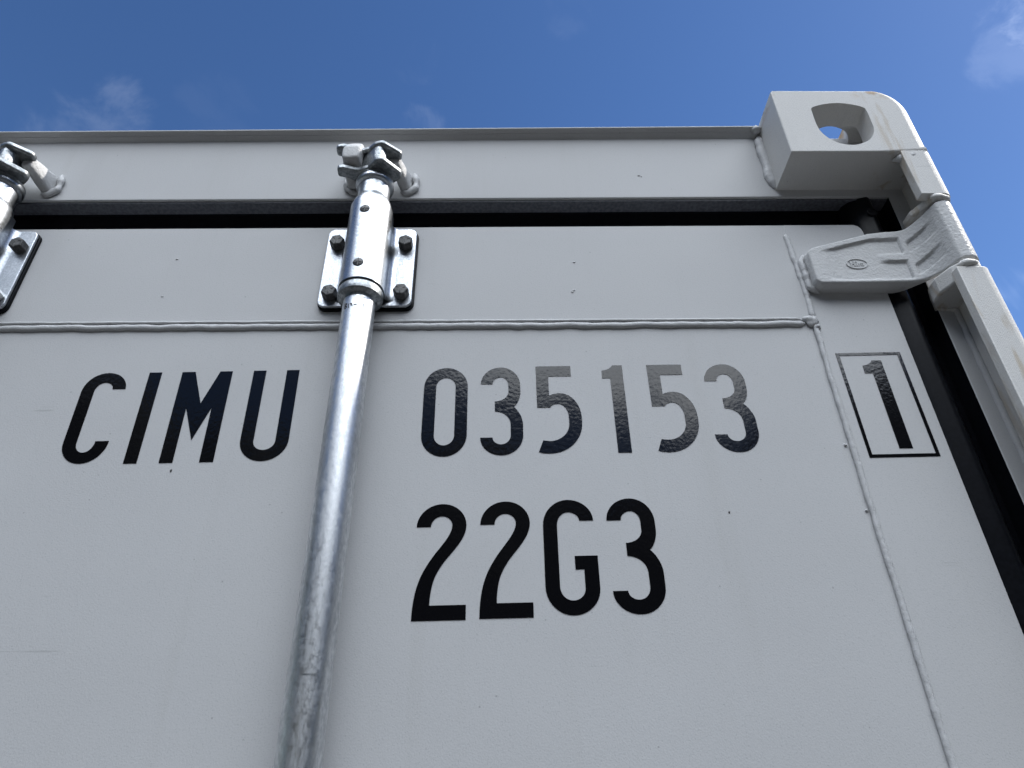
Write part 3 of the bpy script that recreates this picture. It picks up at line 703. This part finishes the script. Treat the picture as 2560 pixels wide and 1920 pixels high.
# ------------------------------------------------------------------ locking rod, bracket and cam keeper
RX, RY = 518.5, -27.0
def sleeve_profile(R, foot):                             # plan of the pressed sleeve; with feet that run out into the plate
    pts = []
    if foot:
        for a in (90, 70, 50, 30, 12): pts.append((RX - R - 9 + 9 * math.cos(math.radians(a)), -17.5 + 9.6 * math.sin(math.radians(a))))
    else: pts.append((RX - R, -14.0))
    for k in range(0, 25):
        a = math.radians(180 + 180 * k / 24); pts.append((RX + R * math.cos(a), RY + R * math.sin(a)))
    if foot:
        for a in (168, 150, 130, 110, 90): pts.append((RX + R + 9 + 9 * math.cos(math.radians(a)), -17.5 + 9.6 * math.sin(math.radians(a))))
    else: pts.append((RX + R, -14.0))
    return pts
def loft_shell(name, outer, inner, z0, z1, mat, parent, ang=40, nz_=10, flare=None):
    loop = outer + inner[::-1]; n_ = len(loop); v, f = [], []
    for k in range(nz_ + 1):
        z = z0 + (z1 - z0) * k / nz_; v += [(x, y, z) for x, y in loop]
    for k in range(nz_):
        for i in range(n_): f.append((k * n_ + i, k * n_ + (i + 1) % n_, (k + 1) * n_ + (i + 1) % n_, (k + 1) * n_ + i))
    m_ = len(outer)
    for base in (0, nz_ * n_):
        for i in range(m_ - 1): f.append((base + i, base + i + 1, base + n_ - 2 - i, base + n_ - 1 - i))
    return obj(name, v, f, mat, parent, autosmooth=ang)
def hexbolt(name, parent, x, z, mat, y0=-8.2, r=9.2, h=11.5, rot=0.2):
    v, f = [], []
    prof = ((1.0, 0), (1.0, h - 1.6), (0.90, h), (0.0, h))
    rings = [(1.0, 0.0), (1.0, h - 1.8), (0.86, h)]
    for s_, d in rings:
        for k in range(6): a = rot + math.pi / 3 * k; v.append((x + r * s_ * math.cos(a), y0 - d, z + r * s_ * math.sin(a)))
    for q in range(2):
        for k in range(6): f.append((q * 6 + k, q * 6 + (k + 1) % 6, (q + 1) * 6 + (k + 1) % 6, (q + 1) * 6 + k))
    f.append(tuple(range(12, 18))); f.append(tuple(range(0, 6)))
    # raised grade marks on the head
    for a in (0.4, 2.5, 4.6):
        cx, cz = x + 4.6 * math.cos(a), z + 4.6 * math.sin(a); b0 = len(v); e = Vector((math.cos(a), math.sin(a))); p_ = Vector((-e.y, e.x))
        for sx, sz in ((-2, -.5), (2, -.5), (2, .5), (-2, .5)): q = e * sx + p_ * sz; v.append((cx + q.x, y0 - h - 0.5, cz + q.y))
        for sx, sz in ((-2, -.5), (2, -.5), (2, .5), (-2, .5)): q = e * sx + p_ * sz; v.append((cx + q.x, y0 - h + 0.3, cz + q.y))
        f += [(b0, b0 + 1, b0 + 2, b0 + 3)] + [(b0 + i, b0 + (i + 1) % 4, b0 + 4 + (i + 1) % 4, b0 + 4 + i) for i in range(4)]
    o = obj(name, v, f, mat, parent); bevel(o, 0.5, 1, 40)
    return o
rod = empty('locking_rod', C)
v, f = [], []; seg, nzp = 48, 90
for k in range(nzp + 1):
    z = (BOT + 40) + (2264 - BOT - 40) * k / nzp
    for q in range(seg):
        a = 2 * math.pi * q / seg
        rr = 18.0 + 0.02 * noise.noise(Vector((math.cos(a) * 0.8, math.sin(a) * 0.8, z * 0.006)))
        v.append((RX + rr * math.cos(a), RY + rr * math.sin(a), z))
for k in range(nzp):
    for q in range(seg): f.append((k * seg + q, k * seg + (q + 1) % seg, (k + 1) * seg + (q + 1) % seg, (k + 1) * seg + q))
obj('pipe', v, f, 'pipe', rod, smooth=True)
lathe('collar', RX, RY, [(18.2, 2257), (19.2, 2260), (23.6, 2262.6), (25.0, 2263.8), (25.2, 2266), (25.2, 2272.4), (24.4, 2273.8), (19, 2274.5)], 'forged', rod, 48)
lathe('bushing', RX, RY, [(21.4, 2270), (21.4, 2404), (24.2, 2404.5), (24.2, 2408), (23.3, 2413), (21.2, 2418), (19.9, 2421), (19.6, 2424), (19.6, 2443.5), (22.4, 2444.6), (23.8, 2447), (24.0, 2451), (22.8, 2453.4), (23.4, 2455), (22.6, 2457.5), (20, 2459)], 'sleeve', rod, 48)
# cam head: two eared plates on a hub with a web between them
def cam_plate(z0, z1, pts):
    return prism_xy('cam_plate', pts, z0, z1, 'forged', rod, 3.2, seg=3)
cam_plate(2456, 2466, [(473, -37), (474, -50), (482, -51), (500, -46), (512, -50), (524, -63), (532, -64), (553, -42), (552, -34), (546, -29), (536, -22), (530, -10), (508, -9), (499, -24), (486, -34)])
cam_plate(2489, 2498, [(469, -42), (470, -55), (480, -57), (500, -49), (511, -52), (520, -60), (530, -62), (552, -45), (551, -36), (545, -31), (535, -24), (529, -12), (508, -11), (499, -26), (486, -38)])
prism_xy('cam_web', [(500, -40), (510, -48), (521, -58), (528, -59), (534, -50), (533, -30), (524, -14), (508, -14), (501, -26)], 2460, 2494, 'forged', rod, 3, seg=3)
# marker scribble and rub marks on the pipe
v, f = [], []
def on_pipe(x, z, r=18.16):
    dx = x - RX; return (x, RY - math.sqrt(max(0.0, r * r - dx * dx)), z)
def stroke(p, w=0.55):
    for a, b_ in zip(p[:-1], p[1:]):
        a2, b2 = Vector(a), Vector(b_); k = max(1, int((b2 - a2).length / 1.0)); dn = (b2 - a2).normalized(); sd = Vector((-dn.y, dn.x)) * w
        for i in range(k):
            u, t_ = a2.lerp(b2, i / k), a2.lerp(b2, (i + 1) / k); b0 = len(v)
            v.extend([on_pipe(*(u + sd)), on_pipe(*(u - sd)), on_pipe(*(t_ - sd)), on_pipe(*(t_ + sd))]); f.append((b0, b0 + 1, b0 + 2, b0 + 3))
stroke([(506.5, 2247), (507, 2239)]); stroke([(507, 2247), (509, 2245), (507.4, 2243), (509.4, 2241), (507, 2239)], 0.7)
stroke([(511, 2245), (511.6, 2238.5)], 0.45); stroke([(512.5, 2244), (514.6, 2244.6), (514, 2242), (515.8, 2241.6)], 0.7)
stroke([(517, 2242.4), (520.4, 2242.6)], 0.6); stroke([(526.8, 2245.6), (527.2, 2239.6)], 0.45)
obj('marker_scribble', v, f, 'ink', rod)

br = empty('rod_bracket', C, 'zinc bracket bolted over the locking rod')
def padded(x0, x1, z0, z1, r): return rrect(x0, x1, z0, z1, r, 6)
# base plate is open in the middle where the sleeve stands
prism_xz('plate', padded(464.5, 573, 2270.5, 2394, 9), -8.0, -4.0, 'zinc', br, 0.9)
prism_xz('rubber_pad', padded(464, 575.2, 2268.4, 2394, 10), -3.9, 0.6, 'rubber', br, 0.8)
slv = loft_shell('sleeve', sleeve_profile(25.5, False), sleeve_profile(22.4, False), 2276.5, 2405, 'sleeve', br)
loft_shell('sleeve_foot', sleeve_profile(25.2, True), sleeve_profile(22.6, True), 2277.2, 2392.5, 'sleeve', br)
for i, (bx, bz) in enumerate(((478.7, 2365.5), (561.2, 2364.5), (478.8, 2286), (561.1, 2287))):
    hexbolt('bolt', br, bx, bz, 'bolt', rot=(0.15, 0.45, 0.3, 0.05)[i])
def screw(zc, xc=516.8):
    v, f = [], []; n_ = 24
    def sy(x): return RY - math.sqrt(25.5 ** 2 - (x - RX) ** 2)
    for rr, d in ((6.0, -0.3), (6.0, 0.25), (5.0, 0.7), (0.01, 0.9)):
        for k in range(n_):
            a = 2 * math.pi * k / n_; x = xc + rr * math.cos(a); v.append((x, sy(x) - d, zc + rr * math.sin(a)))
    for q in range(3):
        for k in range(n_): f.append((q * n_ + k, q * n_ + (k + 1) % n_, (q + 1) * n_ + (k + 1) % n_, (q + 1) * n_ + k))
    o = obj('screw', v, f, 'black', br, autosmooth=40)
    v, f = [], []
    for sx, sz in ((5.4, 0.55), (0.55, 5.4)):
        for (a0, a1) in ((-1, -0.12), (0.12, 1)):
            b0 = len(v)
            xs = (xc + sx * a0, xc + sx * a1) if sx > sz else (xc - sx, xc + sx); zs = (zc - sz, zc + sz) if sx > sz else (zc + sz * a0, zc + sz * a1)
            for y_ in (-1.25, -0.4): v += [(xs[0], sy(xs[0]) + y_, zs[0]), (xs[1], sy(xs[1]) + y_, zs[0]), (xs[1], sy(xs[1]) + y_, zs[1]), (xs[0], sy(xs[0]) + y_, zs[1])]
            f += [(b0, b0 + 1, b0 + 2, b0 + 3)] + [(b0 + i, b0 + (i + 1) % 4, b0 + 4 + (i + 1) % 4, b0 + 4 + i) for i in range(4)]
    obj('cross_rib', v, f, 'bolt', o)
screw(2383.0, 516.4); screw(2297.7, 517.3)

kp = empty('cam_keeper', C, 'pair of painted keeper prongs welded to the header')
def prong(rings, sq=0.55, seed=0):                             # rings: (y, x0, x1, z0, z1), superellipse sections, domed tip
    v, f = [], []; ns = 20; full = []
    for a, b_ in zip(rings[:-1], rings[1:]):
        for k in range(4): full.append([p + (q - p) * k / 4 for p, q in zip(a, b_)])
    last = rings[-1]
    for k in range(6):
        th = math.pi / 2 * k / 5; c_ = 0.72 + 0.28 * math.cos(th) if k < 5 else 0.66; mx, mz = (last[1] + last[2]) / 2, (last[3] + last[4]) / 2
        full.append([last[0] - 4.5 * math.sin(th), mx + (last[1] - mx) * c_, mx + (last[2] - mx) * c_, mz + (last[3] - mz) * c_, mz + (last[4] - mz) * c_])
    for y, x0, x1, z0, z1 in full:
        for k in range(ns):
            a = 2 * math.pi * k / ns; ca, sa = math.cos(a), math.sin(a); e = 2 * sq * 0.5
            p = Vector(((x0 + x1) / 2 + (x1 - x0) / 2 * math.copysign(abs(ca) ** e, ca), y, (z0 + z1) / 2 + (z1 - z0) / 2 * math.copysign(abs(sa) ** e, sa)))
            d = noise.noise(p * 0.09 + Vector((seed, 0, 0))) * 1.1; v.append((p.x + d * ca, p.y + d * 0.4, p.z + d * sa))
    for i in range(len(full) - 1):
        for k in range(ns): f.append((i * ns + k, i * ns + (k + 1) % ns, (i + 1) * ns + (k + 1) % ns, (i + 1) * ns + k))
    f.append(tuple(range(ns))); f.append(tuple(range((len(full) - 1) * ns, len(full) * ns)))
    return obj('prong', v, f, 'cast', kp, autosmooth=60)
prong([(3, 476, 502, 2470, 2516), (-30, 477, 503, 2468, 2516), (-44, 478, 502.5, 2467, 2512), (-53, 479, 502, 2467.5, 2493)], 0.42, 1)
prong([(3, 546, 563, 2466, 2500), (-12, 542, 557, 2471, 2499), (-24, 538, 553, 2475, 2499), (-33, 534, 550, 2478, 2498)], 0.6, 2)
bead('weld_bead', [(562, -2, 2504), (566, -3, 2490), (565, -3, 2474), (556, -2, 2466), (546, -2, 2467)], 4.4, 'bead', kp, 71, 0.3, flat=0.7)
bead('weld_bead', [(476, -2, 2512), (474, -3, 2490), (475, -3, 2472), (486, -2, 2466), (500, -2, 2468)], 4.6, 'bead', kp, 72, 0.3)

# the second rod set of this door, and the two sets of the left door
for dx in (-466.0, -466.0 - 345.0, -466.0 - 345.0 - 466.0):
    for src in (rod, br, kp):
        e = empty(src.name.split('.')[0], C)
        for ch in list(src.children):
            c = clone(ch, e, dx)
            if ch.name.startswith('bolt') and src is br and dx == -466.0 and abs(sum((v_.co.x for v_ in ch.data.vertices)) / len(ch.data.vertices) - W(561.1, 0, 0).x) < 0.004 \
                    and abs(sum((v_.co.z for v_ in ch.data.vertices)) / len(ch.data.vertices) - W(0, 0, 2287).z) < 0.004:
                c.data = ch.data.copy(); c.data.materials.clear(); c.data.materials.append(M['bolt_zinc'])
            for gch in list(ch.children): clone(gch, c, 0 if c.location.x else dx)
